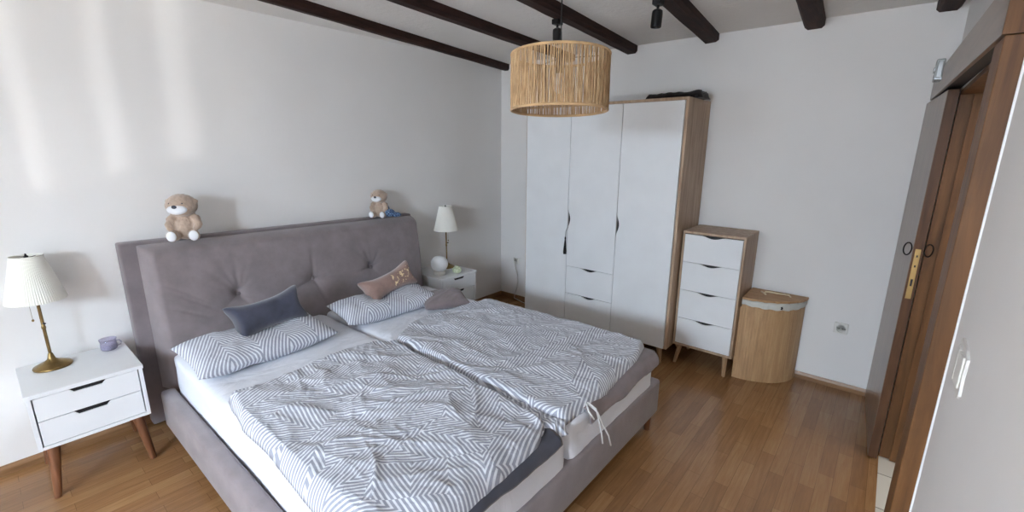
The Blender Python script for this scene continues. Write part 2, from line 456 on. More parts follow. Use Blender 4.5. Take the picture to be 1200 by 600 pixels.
for sx in (-1, 1):
    bm = bmesh.new()
    c = Vector((LX0 if sx < 0 else LX1, -0.765, 1.163))
    pts = []
    for i in range(32):
        a = 2*PI*i/32
        pts.append((c.x+sx*(0.004+0.030*(0.5-0.5*math.cos(a))), c.y-0.018*math.sin(a)*0.8, c.z+0.033*math.sin(a)))
    tube(bm, pts, 0.003, 8, closed=True)
    obj('ring_handle', bm, M['blackmetal'], leaf, smooth=True, angle=40)['label'] = 'dark metal ring pull'
# jamb lining (far and near) and lintel lining
struct('trim_1', B((XW, XW+0.15, DU0-0.02, DU0, 0, DH), (XW+0.045, XW+0.15, DU0-0.035, DU0-0.02, 0, DH), bev=0.001), M['doorbrown'])
struct('trim_2', B((XW, XW+0.15, DU1, DU1+0.02, 0, DH), bev=0.001), M['doorbrown'])
struct('trim_3', B((XW, XW+0.15, DU1, DU0, DH-0.02, DH), bev=0.001), M['doorbrown'])
# near casing post, pelmet board above and black filler in the rail gap
CX = 3.3646
struct('trim_4', B((CX, XW, -2.20, -2.06, 0, 1.873), bev=0.002), M['doorbrown'])
bm = B((CX-0.006, CX+0.006, -2.203, -0.04, 0.0, 0.124), (CX-0.006, XW, -2.203, -2.19, 0.0, 0.124), (CX, XW, -2.19, -0.04, 0.112, 0.124), bev=0.0015)
for v in bm.verts:
    t_ = (v.co.y+2.2)/2.16
    v.co.z += 1.874+0.041*t_
    v.co.x -= 0.036*t_*(1 if v.co.x < XW-0.02 else 0)
struct('trim_5', bm, M['doorsheenh'])
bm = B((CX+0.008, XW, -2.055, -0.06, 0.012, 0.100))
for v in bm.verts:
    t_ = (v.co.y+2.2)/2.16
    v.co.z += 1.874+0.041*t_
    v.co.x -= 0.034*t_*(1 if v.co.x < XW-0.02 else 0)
struct('trim_8', bm, M['black'])  # solid black block stands in for the shaded gap under the pelmet
struct('trim_7', B((CX-0.005, XW, -2.2045, -2.2025, 1.8745, 1.998)), M['doorbrown'])
struct('trim_6', B((XW-0.004, XW, -2.205, -2.2, 0, 2.0)), M['white'])
tag(obj('sensor_box', B((3.303, 3.335, -0.64, -0.54, 1.960, 2.055), (3.308, 3.330, -0.645, -0.64, 1.97, 2.045), (3.300, 3.303, -0.62, -0.56, 2.0, 2.02), bev=0.004), M['clear']),
    'small grey metal box fixed to the far end of the door pelmet', 'box')

# switch on right wall
sw = thing('light_switch', 'crooked white light switch on the right wall beside the door post', 'light switch', (XW, -2.38, 1.135))
bm = bmesh.new(); prism(bm, [(-0.066, 0.004), (-0.05, -0.006), (0.052, -0.003), (0.064, 0.02), (0.058, 0.088), (0.04, 0.098), (-0.03, 0.094), (-0.062, 0.084), (-0.058, 0.045)], 'x', -0.005, 0)
obj('backplate', bm, M['cream'], sw)
bm = B((-0.010, -0.003, -0.046, -0.003, 0.012, 0.082), bev=0.002)
bmesh.ops.rotate(bm, verts=bm.verts, cent=(-0.01, -0.02, 0.05), matrix=Matrix.Rotation(0.07, 3, 'Z'))
obj('rocker', bm, M['cream'], sw)
bm = B((-0.010, -0.003, 0.003, 0.046, 0.012, 0.082), bev=0.002)
bmesh.ops.rotate(bm, verts=bm.verts, cent=(-0.01, 0.02, 0.05), matrix=Matrix.Rotation(-0.07, 3, 'Z'))
obj('rocker', bm, M['cream'], sw)

def socket(name, label, x, z, s=0.078):
    so = thing(name, label, 'wall socket', (x, 0, z))
    obj('plate', B((-s/2, s/2, -0.011, 0, -s/2, s/2), bev=0.004), M['cream'], so)
    bm = bmesh.new()
    lathe(bm, [(0.029, 0.0), (0.029, 0.006), (0.0265, 0.006), (0.0255, 0.001), (0.0, 0.001)], seg=32)
    bmesh.ops.rotate(bm, verts=bm.verts, cent=(0, 0, 0), matrix=Matrix.Rotation(PI/2, 3, 'X'))
    bmesh.ops.translate(bm, verts=bm.verts, vec=(0, -0.010, 0))
    obj('outlet_ring', bm, M['cream'], so, smooth=True, angle=30)
    bm = bmesh.new()
    for sx in (-1, 1):
        bmesh.ops.create_cone(bm, cap_ends=True, segments=12, radius1=0.003, radius2=0.003, depth=0.004,
                              matrix=Matrix.Translation((sx*0.0095, -0.0125, 0)) @ Matrix.Rotation(PI/2, 4, 'X'))
    obj('pin_hole', bm, M['black'], so)
    return so
socket('wall_socket', 'white square wall socket between the bamboo hamper and the door', 3.115, 0.442)
socket('wall_socket', 'small white wall socket with a cable left of the wardrobe', 0.225, 0.44, 0.07)
bm = bmesh.new()
tube(bm, [(0.225, -0.02, 0.435), (0.226, -0.04, 0.41), (0.235, -0.035, 0.36), (0.258, -0.022, 0.29), (0.262, -0.02, 0.22), (0.245, -0.02, 0.14), (0.224, -0.022, 0.075), (0.22, -0.03, 0.02), (0.35, -0.05, 0.006), (0.66, -0.1, 0.006)], 0.0045, 8)
tag(obj('power_cable', bm, M['cream'], smooth=True), 'thin white cable hanging from the socket left of the wardrobe', 'cable')

# ================================================================== furniture helpers
def notch(u0, u1, v, depth, n=12, kind='crescent', direction=-1):
    """points along an edge from u0 to u1 at v dipping by depth"""
    out = []
    if kind == 'trap':
        d = (u1-u0)*0.12
        return [(u0, v), (u0+d, v+direction*depth), (u1-d, v+direction*depth), (u1, v)]
    for i in range(n+1):
        t = i/n
        s = math.sin(PI*t)**1.4
        out.append((u0+(u1-u0)*t, v+direction*depth*s))
    return out

def splay_leg(bm, x, y, h, dx, dy, r0=0.02, r1=0.011, seg=16):
    A = []; 
    for k, (t, r) in enumerate(((0, r1), (0.04, r1+0.001), (1, r0))):
        A.append([bm.verts.new((x+dx*(1-t)+r*math.cos(2*PI*i/seg), y+dy*(1-t)+r*math.sin(2*PI*i/seg), h*t)) for i in range(seg)])
    for a, b in zip(A, A[1:]):
        for i in range(seg): bm.faces.new((a[i], a[(i+1) % seg], b[(i+1) % seg], b[i]))
    bm.faces.new(list(reversed(A[0]))); bm.faces.new(A[-1])

# ------------------------------------------------------------------ wardrobe
wx0, wx1, wy, wz0, wz1 = 0.712, 2.098, -0.472, 0.135, 1.979
w = thing('wardrobe', 'large three-door wardrobe with white doors and pale oak sides', 'wardrobe', (wx0, -0.01, 0))
Wd = wx1-wx0; Dp = 0.462-0.0
t = 0.02
obj('body', B((0, t, -Dp, 0, wz0, wz1-t), (Wd-t, Wd, -Dp, 0, wz0, wz1-t), (0, Wd, -Dp, 0, wz1-t, wz1),
              (t, Wd-t, -Dp, 0, wz0, wz0+t), (t, Wd-t, -0.008, 0, wz0+t, wz1-t), (0.452, 0.47, -Dp+0.03, -0.008, wz0+t, wz1-t), (0.902, 0.92, -Dp+0.03, -0.008, wz0+t, wz1-t), bev=0.0015), M['oak'], w)
fy0, fy1 = -Dp-0.004, -Dp+0.016    # doors inset slightly proud
def front(poly): 
    bm = bmesh.new(); prism(bm, poly, 'y', fy0-0.010, fy1-0.008); return bm
zt, zb = wz1-t-0.003, wz0+0.006
xa, xb_, xc, xd = 0.016, 0.4655, 0.9145, Wd-0.022
zd = 0.648
obj('door', front([(xa, zb), (xb_-0.004, zb), (xb_-0.004, zt), (xa, zt)]), M['whitem'], w)
d2 = obj('door', front([(xb_, zd), (xc-0.004, zd), (xc-0.004, zt), (xb_, zt)] + [(xb_+0.022*math.sin(PI*i/12)**1.3, 1.135-0.165*i/12) for i in range(13)]), M['whitem'], w)
d3 = obj('door', front([(xc, zb), (xd, zb), (xd, zt), (xc, zt)] + [(xc+0.022*math.sin(PI*i/12)**1.3, 1.135-0.165*i/12) for i in range(13)]), M['whitem'], w)
for d, x in ((d2, xb_), (d3, xc)):
    obj('handle_backplate', B((x-0.001, x+0.024, fy0+0.003, fy0+0.0075, 0.965, 1.14)), M['black'], d)  # thin black plate behind the notch so the opening looks dark
def dfront(x0, x1, z0, z1, dep=0.02, wn=0.15):
    xm = (x0+x1)/2
    return [(x0, z0), (x1, z0), (x1, z1)] + list(reversed(notch(xm-wn/2, xm+wn/2, z1, dep))) + [(x0, z1)]
for z0, z1 in ((0.405, zd-0.003), (zb, 0.402)):
    dr = obj('drawer', front(dfront(xb_, xc-0.004, z0, z1)), M['whitem'], w)
    xm = (xb_+xc)/2
    obj('handle_backplate', B((xm-0.078, xm+0.078, fy0+0.003, fy0+0.0075, z1-0.024, z1-0.001)), M['black'], dr)
for (lx, ly, dx, dy) in ((0.06, -0.41, -0.02, -0.02), (Wd-0.075, -0.41, 0.02, -0.02), (0.06, -0.06, -0.02, 0.02), (Wd-0.075, -0.06, 0.02, 0.02)):
    bm = bmesh.new(); splay_leg(bm, lx, ly, wz0, dx, dy, 0.024, 0.014); obj('leg', bm, M['leg'], w, smooth=True, angle=40)

# tassel hanging from the notch
tt = thing('key_tassel', 'small black tassel hanging below the wardrobe middle door handle', 'tassel', (1.163, -0.495, 0.75))
bm = bmesh.new(); lathe_closed(bm, [(0.014, 0), (0.015, 0.02), (0.009, 0.09), (0.005, 0.125), (0.0065, 0.135), (0.004, 0.15)], seg=16)
obj('fringe', bm, M['blackmetal'], tt, smooth=True)
bm = bmesh.new(); tube(bm, [(0, 0, 0.15), (0.004, 0.0, 0.2), (0.016, 0.014, 0.235)], 0.0018, 6); obj('cord', bm, M['black'], tt)

# folded black bundle on wardrobe
def bundle_top(u, v):
    x = 1.72+0.42*u; y = -0.36+0.2*v
    e = min(1, min(u, 1-u)/0.06)**0.5*min(1, min(v, 1-v)/0.2)**0.5
    return Vector((x+0.006*fbm(v*6, u*3), y+0.01*fbm(u*6, 2), wz1+0.002+e*(0.043+0.010*fbm(u*5, v*4, 3)+0.008*u)))
bm = closed_cloth(50, 20, bundle_top, lambda u, v: Vector((1.72+0.42*u, -0.36+0.2*v, wz1+0.002)), lambda u, v: (u, v))
bd = tag(obj('folded_bag', bm, m_fabric('black_nylon', (34, 28, 28), 0.2, 0.2), smooth=True), 'flat folded black bag lying on top of the wardrobe', 'bag')
bm = bmesh.new(); tube(bm, [(2.10, -0.37, wz1+0.01), (2.13, -0.30, wz1+0.03), (2.125, -0.2, wz1+0.036), (2.1, -0.14, wz1+0.01)], 0.007, 8)
obj('strap', bm, M['black'], bd, smooth=True)

# ------------------------------------------------------------------ chest of drawers
cx0, cx1, cy, cz0, cz1 = 2.109, 2.536, -0.372, 0.158, 1.053
c = thing('chest_of_drawers', 'tall narrow oak chest with four white drawers beside the wardrobe', 'chest of drawers', (cx0, -0.008, 0))
CW = cx1-cx0; CD = 0.364
obj('body', B((0, 0.016, -CD, 0, cz0, cz1-0.018), (CW-0.016, CW, -CD, 0, cz0, cz1-0.018), (0, CW, -CD, 0, cz1-0.018, cz1),
              (0.016, CW-0.016, -CD, 0, cz0, cz0+0.018), (0.016, CW-0.016, -0.006, 0, cz0+0.018, cz1-0.018),
              (0.016, CW-0.016, -CD+0.03, -0.006, cz0+0.02, cz1-0.04), bev=0.0015), M['oak'], c)
zs = [cz0+0.02, 0.385, 0.606, 0.822, cz1-0.022]
for z0, z1 in zip(zs, zs[1:]):
    bm = bmesh.new(); prism(bm, dfront(0.018, CW-0.018, z0+0.0015, z1-0.0015, 0.018, 0.155), 'y', -CD-0.002, -CD+0.016)
    dr = obj('drawer', bm, M['whitem'], c)
    obj('handle_backplate', B((CW/2-0.08, CW/2+0.08, -CD+0.008, -CD+0.012, z1-0.022, z1-0.002)), M['black'], dr)  # black plate darkens the cut-out from behind
for (lx, ly, dx, dy) in ((0.045, -0.31, -0.0, -0.0), (CW-0.055, -0.31, 0.0, -0.0), (0.045, -0.05, -0.0, 0.0), (CW-0.055, -0.05, 0.0, 0.0)):
    bm = bmesh.new(); splay_leg(bm, lx, ly, cz0, -0.025 if lx < 0.2 else 0.012, -0.03 if ly < -0.2 else 0.02, 0.02, 0.011)
    obj('leg', bm, M['leg'], c, smooth=True, angle=40)

# ------------------------------------------------------------------ hamper (quarter round)
h = thing('laundry_hamper', 'quarter-round bamboo laundry hamper with lid and cotton liner', 'laundry basket', (2.546, -0.018, 0))
def qr(rx, ry, n=28):
    return [(0, 0)] + [(rx*math.sin(PI/2*i/n), -ry*math.cos(PI/2*i/n)) for i in range(n+1)]
bm = bmesh.new(); prism(bm, qr(0.345, 0.29), 'z', 0.0, 0.585)
# vertical slat grooves come from thin ribs on the curved face
for i in range(29):
    a = PI/2*i/28; x, y = 0.3455*math.sin(a), -0.2905*math.cos(a)
    tx, ty = math.cos(a)*0.345, math.sin(a)*0.29; L = math.hypot(tx, ty); tx /= L; ty /= L
    nx, ny = ty, -tx
    hw = 0.0072
    o_ = [(x-tx*hw, y-ty*hw), (x+tx*hw, y+ty*hw), (x+tx*hw*0.9+nx*0.0022, y+ty*hw*0.9+ny*0.0022), (x-tx*hw*0.9+nx*0.0022, y-ty*hw*0.9+ny*0.0022)]
    prism(bm, o_, 'z', 0.002, 0.55)
obj('basket', bm, M['bamboo'], h)
bm = bmesh.new()
n = 60; pts = []
rows = [(0.003, 0.604), (0.0085, 0.606), (0.010, 0.59), (0.009, 0.582), (0.0105, 0.572), (0.004, 0.568)]
R_ = []
for d, z in rows:
    rr = []
    for i in range(n+1):
        a = PI/2*i/n; wv = 0.0015*math.sin(i*1.9)+0.002*fbm(i*0.3, z*20)
        rr.append(bm.verts.new(((0.345+d+wv)*math.sin(a), -(0.29+d+wv)*math.cos(a), z-0.016*math.sin(PI*i/n)*(1 if z < 0.59 else 0) + 0.003*math.sin(i*0.7))))
    R_.append(rr)
for a, b in zip(R_, R_[1:]):
    for i in range(n): bm.faces.new((a[i], a[i+1], b[i+1], b[i]))
obj('liner', bm, M['liner'], h, smooth=True)
bm = bmesh.new(); prism(bm, qr(0.360, 0.305), 'z', 0.608, 0.622); obj('lid', bm, M['bamboox'], h)
bm = bmesh.new()
tube(bm, [(0.10, -0.105, 0.621), (0.105, -0.10, 0.635), (0.14, -0.095, 0.637), (0.20, -0.088, 0.634), (0.25, -0.082, 0.636), (0.262, -0.085, 0.621)], 0.006, 8)
tube(bm, [(0.075, -0.09, 0.627), (0.10, -0.115, 0.628), (0.115, -0.145, 0.627)], 0.0065, 8)
obj('rope_handle', bm, M['rope'], h, smooth=True)
bm = bmesh.new(); tube(bm, [(0.235, -0.233, 0.583), (0.24, -0.236, 0.575), (0.236, -0.24, 0.566)], 0.006, 8); obj('eyelet', bm, M['blackmetal'], h)

# ------------------------------------------------------------------ nightstands
NW, ND, NZ0, NZ1 = 0.421, 0.425, 0.264, 0.544
def nightstand():
    r = thing('nightstand', 'white two-drawer nightstand with brown legs in the left foreground', 'nightstand', (0.016, -3.694, 0), 0, 'matching white nightstands')
    t = 0.016
    obj('body', B((0.006, ND-0.006, 0.004, 0.004+t, NZ0, NZ1-0.02), (0.006, ND-0.006, NW-0.004-t, NW-0.004, NZ0, NZ1-0.02),
                  (0.006, ND-0.006, 0.02, NW-0.02, NZ0, NZ0+t), (0.006, 0.014, 0.02, NW-0.02, NZ0, NZ1-0.02), (0.02, ND-0.03, 0.03, NW-0.03, NZ0+0.02, NZ1-0.045), bev=0.0012), M['white'], r)
    obj('top', B((0.0, ND, 0.0, NW, NZ1-0.02, NZ1), bev=0.002), M['white'], r)
    ym = NW/2
    for z0, z1 in ((NZ0+0.020, 0.405), (0.409, NZ1-0.023)):
        pts = [(0.025, z0), (NW-0.025, z0), (NW-0.025, z1)] + list(reversed(notch(ym-0.066, ym+0.066, z1, 0.018, kind='trap'))) + [(0.025, z1)]
        bm = bmesh.new(); prism(bm, pts, 'x', ND-0.022, ND-0.006)
        dr = obj('drawer', bm, M['white'], r)
        obj('handle_backplate', B((ND-0.02, ND-0.015, ym-0.068, ym+0.068, z1-0.021, z1-0.002)), M['black'], dr)  # black plate set behind the trapezoid cut-out
    for lx, ly, dx, dy in ((ND-0.055, 0.055, 0.028, -0.028), (ND-0.055, NW-0.055, 0.028, 0.028), (0.05, 0.055, -0.02, -0.028), (0.05, NW-0.055, -0.02, 0.028)):
        bm = bmesh.new(); splay_leg(bm, lx, ly, NZ0, dx, dy, 0.024, 0.014); obj('leg', bm, M['legdark'], r, smooth=True, angle=40)
    return r
ns = nightstand()
ns2 = dup(ns, (0.016, -1.262, 0), 0, 'white nightstand in the corner on the far side of the bed')

# ------------------------------------------------------------------ table lamps
def table_lamp():
    r = thing('table_lamp', 'brass table lamp with white pleated shade on the near nightstand', 'table lamp', (0.125, -3.568, NZ1), 0, 'matching bedside lamps')
    bm = bmesh.new()
    lathe_closed(bm, [(0.072, 0.001), (0.074, 0.006), (0.072, 0.010), (0.066, 0.012), (0.060, 0.016), (0.045, 0.024), (0.034, 0.027), (0.026, 0.034), (0.016, 0.042), (0.0125, 0.055), (0.009, 0.07), (0.006, 0.075)], seg=48)
    obj('base', bm, M['brass'], r, smooth=True, angle=50)
    bm = bmesh.new()
    lathe_closed(bm, [(0.0065, 0.07), (0.0065, 0.2), (0.0085, 0.205), (0.0085, 0.215), (0.0065, 0.22), (0.0065, 0.37), (0.014, 0.38), (0.016, 0.43), (0.012, 0.44)], seg=20)
    obj('pole', bm, M['brass'], r, smooth=True, angle=50)
    bm = bmesh.new(); tube(bm, [(0.0, 0.0, 0.232), (0.018, 0.006, 0.232), (0.02, 0.0065, 0.232)], 0.0045, 8); obj('switch', bm, M['blackmetal'], r, smooth=True)
    bm = bmesh.new(); tube(bm, [(0.03, -0.03, 0.37), (0.03, -0.03, 0.27)], 0.0008, 6); sphere(bm, (0.03, -0.03, 0.262), (0.005, 0.005, 0.007), 2); obj('pull_chain', bm, M['brass'], r, smooth=True)
    bm = bmesh.new(); n = 144
    lathe(bm, [(0.106, 0.354), (0.1085, 0.351), (0.109, 0.354), (0.108, 0.360), (0.058, 0.567), (0.0595, 0.573), (0.0575, 0.574), (0.055, 0.567), (0.105, 0.360)], seg=n, pleat=0.011, npl=1)
    sh = obj('lamp_shade', bm, M['shade'], r)
    bm = bmesh.new()
    for k in range(3):
        a = 2*PI*k/3+0.4; tube(bm, [(0, 0, 0.562), (0.056*math.cos(a), 0.056*math.sin(a), 0.562)], 0.0016, 6)
    lathe_closed(bm, [(0.009, 0.56), (0.009, 0.572), (0.004, 0.576), (0.003, 0.584)], seg=16)
    obj('shade_ring', bm, M['blackmetal'], r, smooth=True, angle=40)
    bm = bmesh.new(); sphere(bm, (0, 0, 0.49), (0.03, 0.03, 0.038), 3); obj('bulb', bm, M['white'], r, smooth=True)
    return r
tl = table_lamp()
dup(tl, (0.155, -0.945, NZ1), 0.5, 'table lamp with white shade and thin dark stem on the far nightstand')

# candle jar
cj = thing('candle_jar', 'small lilac glass candle jar on the near nightstand', 'candle', (0.085, -3.345, NZ1))
bm = bmesh.new(); lathe(bm, [(0.0, 0.001), (0.029, 0.001), (0.035, 0.006), (0.037, 0.024), (0.034, 0.046), (0.038, 0.062), (0.036, 0.062), (0.032, 0.046), (0.034, 0.024), (0.031, 0.008), (0.0, 0.006)], seg=36)
obj('jar', bm, M['jar'], cj, smooth=True)
bm = bmesh.new(); lathe_closed(bm, [(0.030, 0.008), (0.032, 0.032), (0.01, 0.033)], seg=32); obj('wax', bm, M['wax'], cj, smooth=True, angle=40)
bm = bmesh.new(); tube(bm, [(0.0, 0.030, 0.012), (0.0, 0.050, 0.016), (0.002, 0.054, 0.028), (0.0, 0.046, 0.042), (0.0, 0.030, 0.042)], 0.0035, 8); obj('handle', bm, M['jar'], cj, smooth=True)

# objects on far nightstand
nl = thing('night_light', 'round white night light beside the far table lamp', 'night light', (0.30, -1.16, NZ1))
bm = bmesh.new(); lathe_closed(bm, [(0.05, 0.0), (0.053, 0.006), (0.053, 0.03), (0.048, 0.036)], seg=40); obj('base', bm, M['cream'], nl, smooth=True, angle=40)
bm = bmesh.new(); sphere(bm, (0, 0, 0.1), (0.075, 0.075, 0.072), 4); obj('globe', bm, M['white'], nl, smooth=True)
gp = thing('round_trinket_pot', 'tiny pale green round pot on the far nightstand', 'pot', (0.37, -1.02, NZ1))
bm = bmesh.new(); lathe_closed(bm, [(0.02, 0.0), (0.034, 0.008), (0.041, 0.024), (0.039, 0.04), (0.03, 0.05), (0.024, 0.052)], seg=36); obj('pot', bm, M['palegreen'], gp, smooth=True)
bm = bmesh.new(); lathe_closed(bm, [(0.026, 0.051), (0.024, 0.058), (0.008, 0.062), (0.006, 0.068), (0.004, 0.07)], seg=24); obj('lid', bm, M['palegreen'], gp, smooth=True)

# ================================================================== BED
bed = thing('bed', 'double bed with mauve grey upholstered frame and tufted headboard', 'bed', (0, 0, 0))
BY0, BY1, BX = -3.205, -1.258, 2.362
def soft_box(x0, x1, y0, y1, z0, z1, b=0.018):
    return B((x0, x1, y0, y1, z0, z1), bev=b)
obj('footboard', soft_box(BX-0.075, BX, BY0, BY1, 0.095, 0.312), M['uphol'], bed, smooth=True, angle=60)
obj('side_rail', soft_box(0.30, BX-0.06, BY0, BY0+0.07, 0.095, 0.312), M['uphol'], bed, smooth=True, angle=60)
obj('side_rail', soft_box(0.30, BX-0.06, BY1-0.07, BY1, 0.095, 0.312), M['uphol'], bed, smooth=True, angle=60)
obj('slat_base', B((0.28, BX-0.08, BY0+0.07, BY1-0.07, 0.19, 0.235)), M['leg'], bed)
for lx, ly in ((BX-0.032, BY1-0.075), (BX-0.032, BY0+0.075), (0.35, BY0+0.06), (0.35, BY1-0.06)):
    bm = bmesh.new(); lathe_closed(bm, [(0.015, 0), (0.017, 0.004), (0.022, 0.094), (0.022, 0.098)], cx=lx, cy=ly, seg=20); obj('leg', bm, M['legdark'], bed, smooth=True, angle=40)
HBY0, HBY1 = -3.228, -1.290
bm = B((0.018, 0.10, HBY0, HBY1, 0.02, 1.114), bev=0.010)
for v in bm.verts:
    if v.co.z > 1.0: v.co.z -= 0.036*(v.co.y-HBY0)/1.94
obj('headboard_back', bm, M['uphold'], bed, smooth=True, angle=60)
tufts = [(-2.72, 0.735), (-2.25, 0.735), (-1.79, 0.725)]
CY0, CY1, CZ0, CZ1 = -3.155, -1.294, 0.24, 1.098
rays = [  # tuft index, direction (degrees, 0 = towards the far side, 90 = up), length, depth
    (0, 92, .16, .012), (0, 112, .17, .010), (0, 130, .15, .012), (0, 146, .13, .008), (0, 74, .15, .008), (0, 58, .13, .006), (0, 205, .10, .005), (0, -60, .12, .006), (0, -20, .10, .005),
    (1, 90, .15, .011), (1, 104, .10, .005), (1, 195, .12, .008), (1, 0, .16, .010), (1, -70, .16, .009), (1, 150, .08, .004),
    (2, 92, .10, .008), (2, 112, .13, .010), (2, 128, .12, .008), (2, 66, .10, .007), (2, 183, .18, .012), (2, -50, .08, .005), (2, 20, .08, .005)]
diag = [(-2.98, 0.80, -38, .10, .005), (-2.95, 0.75, -36, .11, .005), (-2.99, 0.70, -30, .08, .004)]
def cushion(u, v):
    zt = CZ1-0.034*u
    y = CY0+(CY1-CY0)*u; z = CZ0+(zt-CZ0)*v
    def e(d, r):
        return 1.0 if d >= r else math.sqrt(max(0, 1-(1-d/r)**2))
    du = min(y-CY0, CY1-y); dv = min(z-CZ0, zt-z)
    ed = e(du, 0.055)*e(dv, 0.05)
    dep = 0.195-0.065*v + 0.02*math.sin(PI*v)
    hgt = 0
    wy = y+0.006*fbm(y*9, z*9, 2); wz = z+0.006*fbm(y*9, z*9, 6)
    for k, (ty, tz) in enumerate(tufts):
        r = math.hypot(y-ty, z-tz)
        hgt -= 0.045*math.exp(-(r/0.035)**1.1)+0.014*math.exp(-(r/0.13)**2)
    for k, an, ln, dp in rays:
        ty, tz = tufts[k]; c_, s_ = math.cos(math.radians(an)), math.sin(math.radians(an))
        a = (wy-ty)*c_+(wz-tz)*s_; b = -(wy-ty)*s_+(wz-tz)*c_
        if a > 0: hgt -= dp*1.25*math.exp(-(b/(0.009+0.05*a))**2)*math.exp(-(a/ln)**1.5)*min(1, a/0.02)
    for ty, tz, an, ln, dp in diag:
        c_, s_ = math.cos(math.radians(an)), math.sin(math.radians(an))
        a = (wy-ty)*c_+(wz-tz)*s_; b = -(wy-ty)*s_+(wz-tz)*c_
        hgt -= dp*math.exp(-(b/0.010)**2)*math.exp(-(a/ln)**2)
    hgt += 0.004*fbm(y*4, z*4, 1.3)+0.010*fbm(y*1.3, z*1.8, 5)
    dep = max(0.03, dep+hgt)
    return Vector((0.09+dep*ed, y, z))
hc = obj('headboard_cushion', grid_surface(300, 160, cushion), M['uphol'], bed, smooth=True)
for ty, tz in tufts:
    bm = bmesh.new(); p = cushion((ty-CY0)/(CY1-CY0), (tz-CZ0)/(CZ1-CZ0)); sphere(bm, (p.x+0.003, ty, tz), (0.006, 0.014, 0.014), 2)
    obj('button', bm, M['uphol'], hc, smooth=True)

# mattresses --------------------------------------------------------
def mattress(label, y0, y1, seed):
    x0, x1, z0, z1 = 0.285, 2.345, 0.237, 0.502
    bm = bmesh.new(); box(bm, x0, x1, y0, y1, z0, z1)
    bmesh.ops.subdivide_edges(bm, edges=bm.edges[:], cuts=26, use_grid_fill=True)
    cx, cyy, cz = (x0+x1)/2, (y0+y1)/2, (z0+z1)/2
    for v in bm.verts:
        r = 0.045
        p = v.co
        q = Vector((min(max(p.x, x0+r), x1-r), min(max(p.y, y0+r), y1-r), min(max(p.z, z0+r), z1-r)))
        d = p-q
        if d.length > 1e-6:
            d.normalize(); p = q+d*r
        p += Vector((0, 0.0, 0.005*fbm(p.x*3, p.y*3, seed)))
        if d.length: p += d*0.005*fbm(p.x*6, p.y*6+p.z*8, seed)
        v.co = p
    return tag(obj('mattress', bm, M['sheetr'], smooth=True), label, 'mattress', 'two mattresses side by side')
mattress('near mattress in a white fitted sheet, on the side of the charcoal bone cushion', -3.128, -2.235, 1.0)
mattress('far mattress in a white fitted sheet, on the side of the brown bone cushion', -2.228, -1.335, 4.0)

# striped duvets ----------------------------------------------------
def coons(P, u, v, L, R, T, Bt):
    """L,R: v->point on u=0 / u=1 ; T,Bt: u->point on v=0 / v=1"""
    return (L(v)*(1-u)+R(v)*u + T(u)*(1-v)+Bt(u)*v
            - (T(0)*(1-u)*(1-v)+T(1)*u*(1-v)+Bt(0)*(1-u)*v+Bt(1)*u*v))

def poly_curve(pts):
    pts = [Vector(p) for p in pts]
    ds = [0]
    for a, b in zip(pts, pts[1:]): ds.append(ds[-1]+(b-a).length)
    T = ds[-1]
    def f(t):
        s = t*T
        for i in range(len(pts)-1):
            if s <= ds[i+1]+1e-9:
                k = (s-ds[i])/(ds[i+1]-ds[i]); 
                p0 = pts[max(i-1, 0)]; p1 = pts[i]; p2 = pts[i+1]; p3 = pts[min(i+2, len(pts)-1)]
                return 0.5*((2*p1)+(p2-p0)*k+(2*p0-5*p1+4*p2-p3)*k*k+(3*p1-p0-3*p2+p3)*k**3)
        return pts[-1].copy()
    return f

def duvet(label, head, foot, left, right, seed, puff, zfn, ra=0.6, nu=230, nv=190):
    Lc, Rc, Hc, Fc = map(poly_curve, (left, right, head, foot))
    # u from left(0) to right(1), v from head(0) to foot(1)
    def xy(u, v):
        return (Lc(v)*(1-u)+Rc(v)*u + Hc(u)*(1-v)+Fc(u)*v
                - (Hc(0)*(1-u)*(1-v)+Hc(1)*u*(1-v)+Fc(0)*(1-u)*v+Fc(1)*u*v))
    def height(u, v, p):
        wx = p.x+0.10*fbm(p.x*1.3, p.y*1.3, seed); wy = p.y+0.10*fbm(p.x*1.3+7, p.y*1.3, seed)
        big = fbm(wx*1.6, wy*2.6, seed+2)
        ridge = 0.0
        for k, (ang, fr, amp) in enumerate(((0.55, 4.0, 0.020), (-0.35, 5.5, 0.014), (1.1, 6.5, 0.012), (0.1, 9.5, 0.008), (-0.9, 13.0, 0.006), (0.75, 15.0, 0.005))):
            s = wx*math.sin(ang)-wy*math.cos(ang); q = wx*math.cos(ang)+wy*math.sin(ang)
            n_ = fbm(s*fr, q*fr*0.28, seed+k*3.1, 2)
            ridge += amp*(1-min(1, abs(n_)*2.6))**2*(0.5+0.8*abs(fbm(q*1.1, s*0.8, k+seed)))
        return puff*(0.75+0.35*big)+ridge*ra
    def top(u, v):
        p = xy(u, v)
        d = min(u, 1-u)*0.95, min(v, 1-v)*1.3
        def e(dd, r): return 1.0 if dd >= r else math.sqrt(max(0, 1-(1-dd/r)**2))
        ed = e(d[0], 0.055)*e(d[1], 0.055)
        h = height(u, v, p)
        wob = 0.010*fbm(p.x*5, p.y*5, seed+9)
        return Vector((p.x+wob*(1-ed), p.y+wob*(1-ed), zfn(p.x, p.y)+ed*h))
    def bot(u, v):
        p = xy(u, v); return Vector((p.x, p.y, zfn(p.x, p.y)-0.001))
    def uv(u, v):
        p = xy(u, v); return (p.x+0.014*fbm(p.x*2, p.y*2, seed+20), p.y+0.014*fbm(p.x*2, p.y*2, seed+30))
    bm = closed_cloth(nu, nv, top, bot, uv)
    return tag(obj('duvet', bm, M['stripe'], smooth=True), label, 'duvet', 'pair of striped duvets')
def drop(x, y):
    z = 0.513
    if x > 2.30: z -= 0.9*(x-2.30)**1.15*1.0
    if y < -3.10: z -= 0.8*(-3.10-y)
    return z
